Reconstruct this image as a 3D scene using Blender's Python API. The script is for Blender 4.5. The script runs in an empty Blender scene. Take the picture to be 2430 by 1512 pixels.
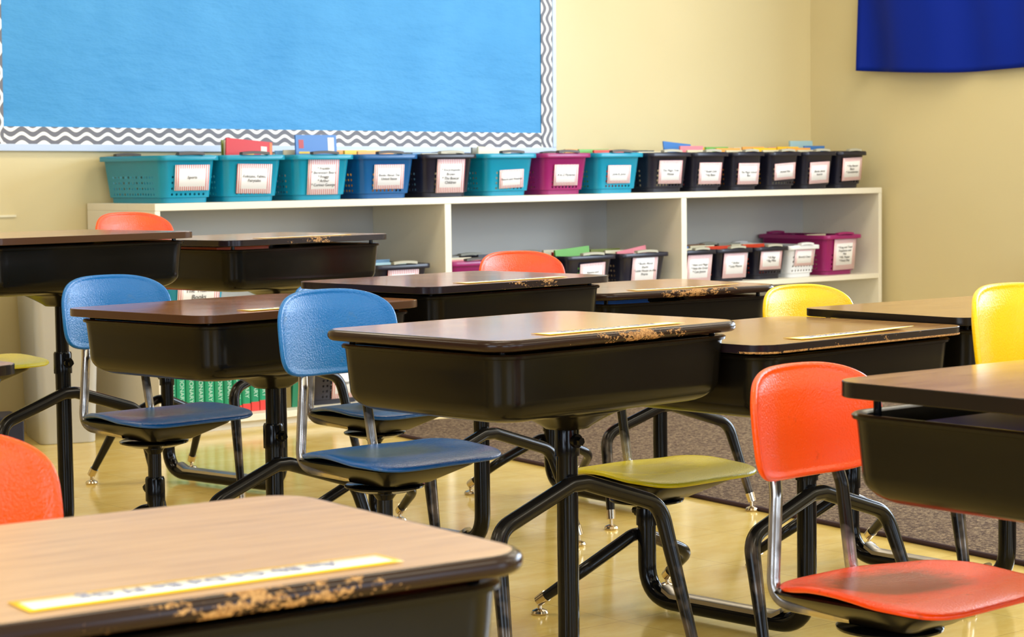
import bpy, math, random
from math import sin, cos, pi, radians
from mathutils import Vector, Matrix, Euler
random.seed(7)
R = radians
scene = bpy.context.scene
col = scene.collection

# ------------------------------------------------------------------ camera
HC = 0.928
cam_d = bpy.data.cameras.new('camera'); cam = bpy.data.objects.new('camera', cam_d); col.objects.link(cam)
cam_d.sensor_width = 36; cam_d.lens = 5050 / 2430 * 36; cam_d.clip_start = .05; cam_d.clip_end = 60
cam.matrix_world = Matrix.Translation((0, 0, HC)) @ Matrix.Rotation(R(90 - 4.0), 4, 'X') @ Matrix.Rotation(R(-0.7), 4, 'Z')
cam_d.dof.use_dof = True; cam_d.dof.focus_distance = 4.3; cam_d.dof.aperture_fstop = 13.0
scene.camera = cam
scene.view_settings.view_transform = 'Standard'; scene.view_settings.look = 'None'
scene.view_settings.gamma = 1; scene.view_settings.exposure = -0.55
scene.view_settings.use_curve_mapping = False

# ------------------------------------------------------------------ world (daylight outside the windows)
w = bpy.data.worlds.new('world'); scene.world = w; w.use_nodes = True
w.node_tree.nodes['Background'].inputs[0].default_value = (.62, .78, 1, 1)
w.node_tree.nodes['Background'].inputs[1].default_value = 3.0

# room frame: s along the shelf wall, t away from the camera into it, z up
YAW = R(39.9)
SB = Vector((cos(YAW), sin(YAW), 0)); SN = Vector((-sin(YAW), cos(YAW), 0)); S0 = Vector((-1.231, 7.477, 0))
def W(s, t, z=0): return S0 + SB * s + SN * t + Vector((0, 0, z))
WT = 0.50; WS = 3.93; WL = -5.6; WR = -9.0; CH = 2.75

def area(name, loc, rot, sx, sy, power, color):
    d = bpy.data.lights.new(name, 'AREA'); d.shape = 'RECTANGLE'; d.size = sx; d.size_y = sy
    d.energy = power; d.color = color
    o = bpy.data.objects.new(name, d); col.objects.link(o); o.location = loc; o.rotation_euler = rot
    return o
WARM = (1, .89, .70); COOL = (.70, .83, 1)
for i, s in enumerate((-3.9, -1.4, 1.1, 3.0)):
    for j, t in enumerate((-1.0, -3.6, -6.2)):
        area('ceiling_lamp', W(s, t, CH - .06), (0, 0, YAW), 1.2, .6, 27, WARM)
for i, s in enumerate((-3.6, -1.0, 1.6)):
    area('window_daylight', W(s, WR + .05, 1.35), (R(-90), 0, YAW + pi), 2.0, 2.0, 70, COOL)
area('window_daylight', W(WL + .05, -5.6, 1.35), (R(90), 0, YAW - R(90)), 2.4, 2.0, 110, COOL)
for t in (-2.35, -4.15):
    area('window_daylight', W(WS - .04, t, 1.62), (R(90), 0, YAW + R(90)), 1.4, 1.4, 145, COOL)

# ------------------------------------------------------------------ materials
def srgb(r, g, b):
    f = lambda c: c / 12.92 if c <= .04045 else ((c + .055) / 1.055) ** 2.4
    return (f(r / 255), f(g / 255), f(b / 255), 1)
class NT:
    def __init__(s, name):
        s.m = bpy.data.materials.new(name); s.m.use_nodes = True; s.t = s.m.node_tree; s.n = s.t.nodes
        s.b = s.n['Principled BSDF']; s.out = s.n['Material Output']
    def new(s, kind, **kw):
        n = s.n.new('ShaderNode' + kind)
        for k, v in kw.items(): setattr(n, k, v)
        return n
    def link(s, a, b): s.t.links.new(a, b)
    def val(s, node, key, v):
        if hasattr(v, 'is_linked') or isinstance(v, bpy.types.NodeSocket): s.link(v, node.inputs[key])
        else: node.inputs[key].default_value = v
    def math(s, op, a, b=None, c=None):
        n = s.new('Math', operation=op); s.val(n, 0, a)
        if b is not None: s.val(n, 1, b)
        if c is not None: s.val(n, 2, c)
        return n.outputs[0]
    def coord(s, kind='Object'):
        return s.new('TexCoord').outputs[kind]
    def sep(s, v):
        n = s.new('SeparateXYZ'); s.link(v, n.inputs[0]); return n.outputs
    def mapping(s, v, scale=(1, 1, 1), loc=(0, 0, 0)):
        n = s.new('Mapping'); s.link(v, n.inputs[0]); n.inputs['Scale'].default_value = scale; n.inputs['Location'].default_value = loc
        return n.outputs[0]
    def noise(s, v, scale, detail=3, rough=.5):
        n = s.new('TexNoise'); s.link(v, n.inputs['Vector']); n.inputs['Scale'].default_value = scale
        n.inputs['Detail'].default_value = detail; n.inputs['Roughness'].default_value = rough
        return n.outputs[0]
    def ramp(s, f, stops):
        n = s.new('ValToRGB'); s.link(f, n.inputs[0]); e = n.color_ramp.elements
        while len(e) < len(stops): e.new(.5)
        for el, (p, c) in zip(e, stops): el.position = p; el.color = c if len(c) == 4 else (*c, 1)
        return n.outputs[0]
    def mix(s, f, a, b):
        n = s.new('Mix', data_type='RGBA'); s.val(n, 0, f); s.val(n, 6, a); s.val(n, 7, b); return n.outputs[2]
    def bump(s, h, strength, dist=.002):
        n = s.new('Bump'); s.link(h, n.inputs['Height']); n.inputs['Strength'].default_value = strength; n.inputs['Distance'].default_value = dist
        s.link(n.outputs[0], s.b.inputs['Normal'])
    def set(s, **kw):
        for k, v in kw.items():
            key = {'color': 'Base Color', 'rough': 'Roughness', 'metal': 'Metallic', 'coat': 'Coat Weight', 'coat_rough': 'Coat Roughness', 'spec': 'Specular IOR Level', 'alpha': 'Alpha'}[k]
            s.val(s.b, key, v)
        return s.m
def simple(name, c, rough=.5, **kw):
    return NT(name).set(color=c, rough=rough, **kw)

def m_wall():
    n = NT('wall_paint'); v = n.coord(); f = n.noise(v, 1.1, 2)
    c = n.ramp(f, [(.3, srgb(216, 200, 150)), (.7, srgb(222, 207, 160))])
    n.bump(n.noise(v, 90, 2), .05, .002)
    return n.set(color=c, rough=.42)
def m_floor():
    n = NT('vinyl_tile'); v = n.coord(); f = n.noise(n.mapping(v, (1, 2.2, 1)), 4, 6, .7)
    c = n.ramp(f, [(.3, srgb(214, 180, 92)), (.5, srgb(224, 194, 108)), (.75, srgb(236, 212, 138))])
    br = n.new('TexBrick'); n.link(v, br.inputs['Vector']); br.offset = 0; br.inputs['Scale'].default_value = 1
    br.inputs['Brick Width'].default_value = .3048; br.inputs['Row Height'].default_value = .3048; br.inputs['Mortar Size'].default_value = .0012; br.inputs['Mortar Smooth'].default_value = .3
    c = n.mix(n.math('MULTIPLY', br.outputs['Fac'], .45), c, srgb(120, 95, 45))
    n.bump(n.noise(v, 3.5, 3), .12, .004)
    return n.set(color=c, rough=.14, spec=.42)
def m_carpet():
    n = NT('speckled_carpet'); v = n.coord(); f = n.noise(v, 95, 4, .8)
    c = n.ramp(f, [(.34, srgb(50, 38, 34)), (.46, srgb(98, 80, 68)), (.55, srgb(130, 110, 88)), (.68, srgb(182, 158, 124))])
    n.bump(f, .9, .01); return n.set(color=c, rough=.95, spec=.1)
def m_laminate(name, a, b, c3, rg=.07):
    n = NT(name); v = n.coord(); f = n.noise(n.mapping(v, (22, 1.6, 1)), 3.2, 5, .6); g = n.noise(n.mapping(v, (70, 3, 1)), 3, 2)
    k = n.math('ADD', n.math('MULTIPLY', f, .7), n.math('MULTIPLY', g, .3))
    c = n.ramp(k, [(.32, a), (.5, b), (.68, c3)])
    r = n.math('ADD', rg, n.math('MULTIPLY', n.noise(v, 9, 3), .10))
    n.bump(k, .05, .0006)
    return n.set(color=c, rough=r, spec=.75)
def m_edge(name, base, amount, low=False):
    """dark moulded edge, chipped to bare particle board along its front"""
    n = NT(name); v = n.coord(); s = n.sep(v)
    oi = n.new('ObjectInfo'); off = n.new('VectorMath', operation='ADD'); n.link(v, off.inputs[0])
    cm = n.new('CombineXYZ'); n.link(n.math('MULTIPLY', oi.outputs['Random'], 9), cm.inputs[0]); n.link(cm.outputs[0], off.inputs[1]); 
    f = n.math('ADD', n.math('MULTIPLY', n.noise(n.mapping(off.outputs[0], (1, 1, 2.2)), 30, 3, .6), .5), n.math('MULTIPLY', n.noise(n.mapping(off.outputs[0], (1, 1, 1.5)), 150, 6, .75), .5))
    ay = n.math('ABSOLUTE', n.math('ADD', s[1], -.02))
    fall = n.math('SUBTRACT', 1, n.math('DIVIDE', ay, .21))           # 1 in the middle of the edge, 0 at its ends
    front = n.math('GREATER_THAN', s[0], .10)
    sc = n.math('ADD', f, n.math('MULTIPLY', fall, .17))
    if low: sc = n.math('ADD', sc, n.math('MULTIPLY', n.math('LESS_THAN', s[2], -.0125), .28))
    mask = n.math('MULTIPLY', n.math('GREATER_THAN', sc, .70 - amount), front)
    wood = n.ramp(n.noise(v, 260, 3, .7), [(.35, srgb(130, 86, 46)), (.6, srgb(200, 152, 92))])
    c = n.mix(mask, base, wood)
    n.bump(mask, -.5, .001)
    return n.set(color=c, rough=n.math('ADD', .2, n.math('MULTIPLY', mask, .5)), spec=.22)
def m_metal_black(name='black_enamel', base=(.004, .0038, .0036, 1), rough=.10, scratch=True):
    n = NT(name); v = n.coord(); f = n.noise(n.mapping(v, (4, 4, 30)), 7, 6, .75)
    mk = n.math('GREATER_THAN', f, .77)
    c = n.mix(mk if scratch else 0.0, base, (.12, .11, .09, 1))
    r = n.math('ADD', rough - .02, n.math('MULTIPLY', n.noise(v, 12, 3), .08))
    return n.set(color=c, rough=r, spec=.21)
def m_tub():
    n = NT('book_box_enamel'); v = n.coord(); f = n.noise(n.mapping(v, (5, 5, 40)), 6, 8, .8)
    mk = n.math('GREATER_THAN', f, .715)
    c = n.mix(mk, (.0055, .0045, .003, 1), (.08, .068, .048, 1))
    r = n.math('ADD', .13, n.math('MULTIPLY', n.noise(v, 5, 3), .18))
    return n.set(color=c, rough=r, spec=.21)
def m_worn(name, thr, bare=(.22, .17, .13, 1)):
    """black enamel rubbed through to steel"""
    n = NT(name); v = n.coord(); f = n.noise(n.mapping(v, (1, 1, 1)), 6, 4, .55)
    mk = n.new('MapRange'); n.link(f, mk.inputs[0]); mk.inputs[1].default_value = thr; mk.inputs[2].default_value = thr + .12
    c = n.mix(mk.outputs[0], (.008, .007, .006, 1), bare)
    return n.set(color=c, metal=mk.outputs[0], rough=.2, spec=.25)
def m_plastic(name, a, worn, rough=.24, seat=None):
    n = NT(name); v = n.coord(); f = n.noise(v, 22, 6, .75)
    c = n.mix(n.ramp(f, [(.60, (0, 0, 0)), (.72, (.7, .7, .7))]), a, worn)
    if seat:                                       # the middle of the seat is rubbed dull and brownish
        s = n.sep(v); d = n.math('ADD', n.math('POWER', n.math('DIVIDE', n.math('SUBTRACT', s[0], .01), .15), 2.0), n.math('POWER', n.math('DIVIDE', s[1], .15), 2.0))
        k = n.ramp(n.math('ADD', d, n.math('MULTIPLY', n.noise(v, 14, 5, .7), .7)), [(.62, (1, 1, 1)), (1.25, (0, 0, 0))])
        c = n.mix(n.math('MULTIPLY', k, .88), c, seat)
    n.bump(n.noise(v, 260, 3, .6), .6, .0018)
    return n.set(color=c, rough=rough - .04, spec=.46)
def m_paper_blue():
    n = NT('blue_board_paper'); v = n.coord(); d = n.noise(v, 2.2, 3, .6)
    f = n.noise(n.mapping(v, (1.3, 1, 3)), 2.0, 5, .58)
    n.bump(f, .36, .05)
    c = n.ramp(d, [(.3, srgb(64, 146, 204)), (.7, srgb(80, 160, 216))])
    return n.set(color=c, rough=.55, spec=.3)
def m_wave(name, along, across):
    n = NT(name); s = n.sep(n.coord())
    wv = n.math('MULTIPLY', n.math('SINE', n.math('MULTIPLY', s[along], 2 * pi / .087)), .0095)
    k = n.math('FRACT', n.math('DIVIDE', n.math('ADD', s[across], wv), .031))
    c = n.mix(n.math('GREATER_THAN', k, .42), srgb(247, 246, 240), srgb(112, 112, 120))
    return n.set(color=c, rough=.5)
def m_holes(name, color, axis):
    n = NT(name); s = n.sep(n.coord())
    def cell(v, p, r):
        q = n.math('SUBTRACT', n.math('FRACT', n.math('DIVIDE', v, p)), .5)
        return n.math('POWER', n.math('DIVIDE', q, r), 2.0)
    hit = n.math('LESS_THAN', n.math('ADD', cell(s[axis], .0185, .24), cell(s[2], .0205, .22)), 1.0)
    lim = .148 if axis == 1 else .074
    inside = n.math('MULTIPLY', n.math('LESS_THAN', n.math('ABSOLUTE', s[axis]), lim),
                    n.math('MULTIPLY', n.math('GREATER_THAN', s[2], .0205), n.math('LESS_THAN', s[2], .1025)))
    hit = n.math('MULTIPLY', hit, inside)
    return n.set(color=color, rough=.32, alpha=n.math('SUBTRACT', 1, hit))
def m_card():
    """white card with a pink and orange striped border"""
    n = NT('striped_card'); s = n.sep(n.coord('Object'))
    g = n.sep(n.coord('Generated'))
    k = n.math('FRACT', n.math('DIVIDE', s[0], .0088))
    st = n.ramp(k, [(0, srgb(250, 240, 240)), (.36, srgb(250, 240, 240)), (.42, srgb(222, 108, 24)), (.60, srgb(206, 84, 70)), (.74, srgb(214, 140, 172)), (.90, srgb(250, 240, 240))])
    dx = n.math('ABSOLUTE', n.math('SUBTRACT', g[0], .5)); dz = n.math('ABSOLUTE', n.math('SUBTRACT', g[2], .5))
    b = n.math('MAXIMUM', n.math('GREATER_THAN', dx, .375), n.math('GREATER_THAN', dz, .345))
    return n.set(color=n.mix(b, srgb(244, 242, 240), st), rough=.35)
def m_tag():
    n = NT('name_tag_card'); g = n.sep(n.coord('Generated'))
    dx = n.math('ABSOLUTE', n.math('SUBTRACT', g[1], .5)); dz = n.math('ABSOLUTE', n.math('SUBTRACT', g[0], .5))
    b = n.math('MAXIMUM', n.math('GREATER_THAN', dx, .482), n.math('GREATER_THAN', dz, .33))
    return n.set(color=n.mix(b, srgb(252, 250, 240), srgb(255, 205, 30)), rough=.3)
def m_shelfwhite():
    n = NT('cream_shelf_paint'); v = n.coord(); f = n.noise(v, 30, 5, .8)
    c = n.ramp(f, [(.2, srgb(214, 206, 184)), (.4, srgb(232, 225, 205))])
    return n.set(color=c, rough=.4)
def m_flag():
    n = NT('navy_cloth'); v = n.coord(); n.bump(n.noise(v, 500, 2), .1, .0005)
    return n.set(color=srgb(0, 34, 142), rough=.6, spec=.15)

M = dict(wall=m_wall(), wall_dim=simple('unseen_wall_darkened', srgb(96, 78, 58), .5), floor=m_floor(), carpet=m_carpet(), ceiling=simple('ceiling_paint', srgb(235, 228, 210), .8),  # wall_dim: unseen walls coloured dark so the book boxes get dark reflections
    top_brown=m_laminate('walnut_laminate', srgb(122, 78, 42), srgb(166, 112, 64), srgb(188, 134, 82)),
    top_mid=m_laminate('medium_laminate', srgb(182, 130, 78), srgb(214, 164, 106), srgb(228, 184, 128)),
    top_pale=m_laminate('pale_laminate', srgb(172, 132, 94), srgb(194, 154, 112), srgb(208, 170, 128), .28),
    top_tan=m_laminate('oak_laminate', srgb(150, 108, 62), srgb(186, 142, 88), srgb(204, 162, 106)),
    edge=m_edge('dark_edge_band', srgb(34, 25, 28), .02), edge_low=m_edge('dark_edge_chipped_below', srgb(36, 26, 30), .01, True),
    edge_clean=m_edge('dark_edge_clean', srgb(30, 24, 18), -.2), edge_bull=m_edge('rounded_dark_edge', srgb(44, 28, 20), .045),
    edge_brown=m_edge('brown_edge_clean', srgb(74, 48, 30), -.2),
    tub=m_tub(), black=m_metal_black(), worn=m_worn('worn_black_tube', .60), rod=m_worn('worn_chair_rod', .40, (.50, .46, .42, 1)),
    chrome=simple('chrome', (.60, .51, .38, 1), .17, metal=1.0), strip=simple('brushed_strip', (.42, .39, .35, 1), .33, metal=1.0),
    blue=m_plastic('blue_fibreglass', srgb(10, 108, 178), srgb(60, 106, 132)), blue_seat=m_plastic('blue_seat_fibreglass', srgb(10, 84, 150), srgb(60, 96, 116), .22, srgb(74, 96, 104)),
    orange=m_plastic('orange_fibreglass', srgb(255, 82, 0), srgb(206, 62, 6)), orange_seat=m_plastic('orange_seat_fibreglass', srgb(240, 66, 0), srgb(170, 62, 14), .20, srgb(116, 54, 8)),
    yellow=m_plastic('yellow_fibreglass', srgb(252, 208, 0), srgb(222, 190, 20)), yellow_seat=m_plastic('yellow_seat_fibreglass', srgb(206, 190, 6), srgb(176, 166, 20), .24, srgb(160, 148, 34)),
    blue_paper=m_paper_blue(), wave_h=m_wave('grey_wave_border_level', 0, 2), wave_v=m_wave('grey_wave_border_upright', 2, 0),
    frame=simple('pale_blue_frame', srgb(196, 212, 236), .35), shelf=m_shelfwhite(), card=m_card(), tag=m_tag(), flag=m_flag(),
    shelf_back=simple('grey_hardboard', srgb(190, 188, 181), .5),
    ink=simple('black_ink', srgb(40, 38, 38), .6), ink_pale=simple('faint_grey_ink', srgb(150, 150, 168), .6), pages=simple('book_pages', srgb(236, 226, 196), .8),
    grip=simple('grey_grip', srgb(82, 78, 74), .5), grip_pale=simple('pale_grey_grip', srgb(178, 176, 158), .5),
    can=simple('grey_can_plastic', srgb(206, 207, 206), .38), can_white=simple('white_can_plastic', srgb(222, 214, 190), .4),
    navybox=simple('navy_box', srgb(18, 20, 42), .5), taupe=simple('taupe_box', srgb(98, 90, 62), .6), navybar=simple('navy_bar', srgb(32, 30, 84), .4),
    white_ink=simple('white_ink', srgb(190, 225, 205), .6), rugedge=simple('rug_binding', srgb(62, 40, 42), .9),
    sheen=simple('wall_light_streak', srgb(236, 228, 196), .3))
BC = dict(teal=srgb(4, 144, 174), blue=srgb(8, 88, 146), black=srgb(24, 24, 40), magenta=srgb(150, 28, 98), white=srgb(232, 232, 232))
for k, c in BC.items():
    M['bin_' + k] = simple('bin_plastic_' + k, c, .32); M['binx_' + k] = m_holes('bin_front_' + k, c, 0); M['biny_' + k] = m_holes('bin_side_' + k, c, 1)
_cm = {}
def cmat(rgb):
    if rgb not in _cm: _cm[rgb] = simple('cover_%d_%d_%d' % rgb, srgb(*rgb), .4)
    return _cm[rgb]

# ------------------------------------------------------------------ mesh helpers
class MB:
    def __init__(s): s.v = []; s.f = []; s.mi = []
    def face(s, idx, mi=0): s.f.append(tuple(idx)); s.mi.append(mi)
    def box(s, x0, x1, y0, y1, z0, z1, mi=0):
        b = len(s.v)
        s.v += [(x0, y0, z0), (x1, y0, z0), (x1, y1, z0), (x0, y1, z0), (x0, y0, z1), (x1, y0, z1), (x1, y1, z1), (x0, y1, z1)]
        for q in ((0, 3, 2, 1), (4, 5, 6, 7), (0, 1, 5, 4), (1, 2, 6, 5), (2, 3, 7, 6), (3, 0, 4, 7)): s.face([b + i for i in q], mi)
    def rings(s, rings, cap0=True, cap1=True, mis=None):
        b = len(s.v); n = len(rings[0])
        for r in rings: s.v += [tuple(p) for p in r]
        for i in range(len(rings) - 1):
            for j in range(n):
                k = (j + 1) % n
                mi = mis(i, j) if mis else 0
                s.face([b + i * n + j, b + i * n + k, b + (i + 1) * n + k, b + (i + 1) * n + j], mi)
        if cap0: s.face([b + j for j in reversed(range(n))], mis(-1, 0) if mis else 0)
        if cap1: s.face([b + (len(rings) - 1) * n + j for j in range(n)], mis(-2, 0) if mis else 0)
    def tube(s, pts, rad, seg=14, cap=True):
        pts = [Vector(p) for p in pts]; n = len(pts)
        rads = rad if isinstance(rad, (list, tuple)) else [rad] * n
        T = []
        for i in range(n):
            a = pts[max(i - 1, 0)]; c = pts[min(i + 1, n - 1)]; T.append((c - a).normalized())
        u = T[0].orthogonal().normalized(); rr = []
        for i in range(n):
            u = (u - T[i] * u.dot(T[i])).normalized(); v = T[i].cross(u)
            rr.append([pts[i] + (u * cos(2 * pi * k / seg) + v * sin(2 * pi * k / seg)) * rads[i] for k in range(seg)])
        s.rings(rr, cap, cap)
    def lathe(s, prof, c=(0, 0, 0), seg=24):
        s.rings([[(c[0] + r * cos(2 * pi * k / seg), c[1] + r * sin(2 * pi * k / seg), c[2] + z) for k in range(seg)] for r, z in prof])
    def build(s, name, mats, parent=None, smooth=True, angle=40, subd=0, solid=None, bevel=None):
        me = bpy.data.meshes.new(name); me.from_pydata(s.v, [], s.f)
        if not isinstance(mats, (list, tuple)): mats = [mats]
        for m in mats: me.materials.append(m)
        me.polygons.foreach_set('material_index', s.mi)
        if smooth:
            me.polygons.foreach_set('use_smooth', [True] * len(me.polygons))
            me.set_sharp_from_angle(angle=R(angle))
        me.update(); me.validate()
        o = bpy.data.objects.new(name, me); col.objects.link(o)
        if parent: o.parent = parent
        if bevel: b = o.modifiers.new('bevel', 'BEVEL'); b.width = bevel; b.segments = 2; b.limit_method = 'ANGLE'
        if solid: q = o.modifiers.new('solid', 'SOLIDIFY'); q.thickness = solid; q.offset = 0
        if subd: q = o.modifiers.new('subd', 'SUBSURF'); q.levels = subd; q.render_levels = subd
        return o
def rrect(cx, cy, hx, hy, r, z, n=7):
    """rounded rectangle ring, counter-clockwise"""
    r = min(r, hx - 1e-4, hy - 1e-4); out = []
    for k, (sx, sy) in enumerate(((1, 1), (-1, 1), (-1, -1), (1, -1))):
        for i in range(n):
            a = pi / 2 * (k + i / (n - 1)); out.append((cx + sx * (hx - r) + r * cos(a), cy + sy * (hy - r) + r * sin(a), z))
    return out
def arcpath(pts, r, n=6):
    """polyline with its corners rounded"""
    pts = [Vector(p) for p in pts]; out = [pts[0]]
    for i in range(1, len(pts) - 1):
        a, b, c = pts[i - 1], pts[i], pts[i + 1]
        rr = r[i - 1] if isinstance(r, (list, tuple)) else r
        u = (a - b).normalized(); v = (c - b).normalized(); h = u.angle(v) / 2
        d = min(rr / math.tan(h), (a - b).length * .49, (c - b).length * .49)
        p0 = b + u * d; p1 = b + v * d
        for k in range(n + 1):
            t = k / n; out.append(p0 * (1 - t) ** 2 + b * 2 * t * (1 - t) + p1 * t * t)
    out.append(pts[-1]); return out
def tag(o, label=None, cat=None, group=None, kind=None):
    if label: o['label'] = label
    if cat: o['category'] = cat
    if group: o['group'] = group
    if kind: o['kind'] = kind
    return o
def empty(name, loc, rz=0.0):
    o = bpy.data.objects.new(name, None); col.objects.link(o); o.location = loc; o.rotation_euler = (0, 0, rz)
    o.empty_display_size = .05; return o
def text(name, body, size, loc, rot, mat, parent, align='CENTER', space=1.0, shear=0.0):
    c = bpy.data.curves.new(name, 'FONT'); c.body = body; c.size = size; c.align_x = align; c.align_y = 'CENTER'; c.space_line = space
    c.extrude = .0002; c.shear = shear; c.materials.append(mat); c.resolution_u = 3
    tmp = bpy.data.objects.new('tmp', c); me = bpy.data.meshes.new_from_object(tmp); me.name = name
    if align == 'CENTER' and len(me.vertices):
        ys = [v.co.y for v in me.vertices]; dy = (min(ys) + max(ys)) / 2
        for v in me.vertices: v.co.y -= dy
    bpy.data.objects.remove(tmp); bpy.data.curves.remove(c)
    o = bpy.data.objects.new(name, me); col.objects.link(o); o.parent = parent; o.location = loc; o.rotation_euler = rot
    return o
def struct(o, **kw): o['kind'] = 'structure'; return o

# ------------------------------------------------------------------ room shell (built in room coordinates)
room_rot = YAW
def room_obj(mb, name, mats, **kw):
    o = mb.build(name, mats, None, **kw); o.location = S0; o.rotation_euler = (0, 0, YAW); return struct(o)
b = MB(); b.box(WL, WS, WR, WT, -.05, 0); room_obj(b, 'floor', M['floor'], smooth=False)
b = MB(); b.box(WL, WS, WR, WT, CH, CH + .05); room_obj(b, 'ceiling', M['ceiling'], smooth=False)
b = MB(); b.box(WL - .1, WS + .1, WT, WT + .1, -.05, CH + .05); room_obj(b, 'wall_far', M['wall'], smooth=False)
b = MB(); ow = [(-4.85, -3.45), (-3.05, -1.65)]
b.box(WS, WS + .1, WR - .1, -4.85, -.05, CH + .05); b.box(WS, WS + .1, -3.45, -3.05, -.05, CH + .05); b.box(WS, WS + .1, -1.65, WT, -.05, CH + .05)
for a, c in ow: b.box(WS, WS + .1, a, c, -.05, .92); b.box(WS, WS + .1, a, c, 2.32, CH + .05)
room_obj(b, 'wall_right', M['wall'], smooth=False)
for i, (a, c) in enumerate(ow):
    b = MB(); b.box(WS + .02, WS + .07, a, a + .05, .92, 2.32); b.box(WS + .02, WS + .07, c - .05, c, .92, 2.32); b.box(WS + .02, WS + .07, a + .05, c - .05, .92, .97)
    b.box(WS + .02, WS + .07, a + .05, c - .05, 2.27, 2.32); b.box(WS + .02, WS + .07, a + .05, c - .05, 1.60, 1.64); room_obj(b, 'window_%d' % (i + 1), M['shelf'], smooth=False)
b = MB(); wy0, wy1 = -6.8, -4.4
b.box(WL - .1, WL, WR - .1, wy0, -.05, CH + .05); b.box(WL - .1, WL, wy1, WT, -.05, CH + .05)
b.box(WL - .1, WL, wy0, wy1, -.05, .35); b.box(WL - .1, WL, wy0, wy1, 2.35, CH + .05); room_obj(b, 'wall_left', M['wall_dim'], smooth=False)
b = MB(); wins = [(-4.6, -2.6), (-2.0, 0.0), (.6, 2.6)]; x = WL
for a, c in wins: b.box(x, a, WR - .1, WR, -.05, CH + .05); x = c
b.box(x, WS, WR - .1, WR, -.05, CH + .05)
for a, c in wins: b.box(a, c, WR - .1, WR, -.05, .35); b.box(a, c, WR - .1, WR, 2.35, CH + .05)
room_obj(b, 'wall_back', M['wall_dim'], smooth=False)
# light streak on the wall left of the bookcase, made as a pale strip
b = MB(); b.box(-2.6, -.30, WT - .006, WT, .780, .788); room_obj(b, 'light_streak_1', M['sheen'], smooth=False)
# carpet in the reading corner
e0 = Vector((-.58, 7.70, 0)); ed = Vector((1.508, -2.431, 0)).normalized(); ew = Vector((-ed.y, ed.x, 0))
L_, w_ = 6.2, 2.95
b = MB(); P = [e0, e0 + ed * L_, e0 + ed * L_ + ew * w_, e0 + ew * w_]
for z in (.0005, .004): b.v += [(p.x, p.y, z) for p in P]
for q in ((3, 2, 1, 0), (4, 5, 6, 7), (0, 1, 5, 4), (1, 2, 6, 5), (2, 3, 7, 6), (3, 0, 4, 7)): b.face(q)
rug = b.build('rug', M['carpet'], smooth=False)
tag(rug, 'large speckled brown rug covering the floor in front of the low bookcase', 'rug')
b = MB(); b.tube([P[0] + Vector((0, 0, .006)), P[1] + Vector((0, 0, .006))], .0065, 8); b.build('binding', M['rugedge'], rug)

# ------------------------------------------------------------------ combination desks
def sheet(outline, zf, rings=9, seg=56):
    """closed sheet: outline(theta)->(p,q); zf(p,q,rho)->(x,y,z)"""
    b = MB(); b.v.append(zf(0, 0, 0))
    for i in range(1, rings + 1):
        rho = (i / rings) ** .8
        for k in range(seg):
            p, q = outline(2 * pi * k / seg); b.v.append(zf(p * rho, q * rho, rho))
    for k in range(seg): b.face([0, 1 + k, 1 + (k + 1) % seg])
    for i in range(rings - 1):
        for k in range(seg):
            a = 1 + i * seg; c = a + seg; k2 = (k + 1) % seg; b.face([a + k, c + k, c + k2, a + k2])
    return b
def superell(t, a, b, n):
    c, s_ = cos(t), sin(t)
    return (math.copysign(abs(c) ** (2 / n), c) * a, math.copysign(abs(s_) ** (2 / n), s_) * b)
CH_X = .03
def seat_mb():
    def out(t):
        p, q = superell(t, .170, 1, 4.6)          # p front/back, q side
        wd = .122 + .052 * min(1, max(0, (p + .170) / .19)) ** .9
        return p, q * wd
    def z(p, q, rho):
        u = (p + .170) / .340
        h = .020 * math.exp(-((u - .38) / .24) ** 2) * (abs(q) / .165) ** 2.2 - .008 * math.exp(-((u - .42) / .25) ** 2) * (1 - (abs(q) / .2) ** 2)
        h += .012 * u - .009 * max(0, (u - .78) / .22) ** 1.5 * (1 + .4 * (abs(q) / .17) ** 2) - .002 * max(0, (rho - .9) / .1)
        return (p + CH_X, q, h)
    return sheet(out, z)
def back_mb():
    def out(t):
        q, p = superell(t, .152, .081, 4.4 if sin(t) < 0 else 3.7)
        if p > 0: q *= 1 - .04 * (p / .084) ** 2; p += .007 * (1 - (q / .152) ** 2) * p / .081
        return q, p
    def z(q, p, rho):
        x = .040 * (q / .156) ** 2 + .0065 * max(0, (rho - .92) / .08) ** 1.5 - p * .13 - .006 * max(0, (p - .05) / .03)
        return (x, q, p)
    return sheet(out, z, rings=10)
def _seat_mesh(): return seat_mb()
TAGN = [0]
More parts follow.
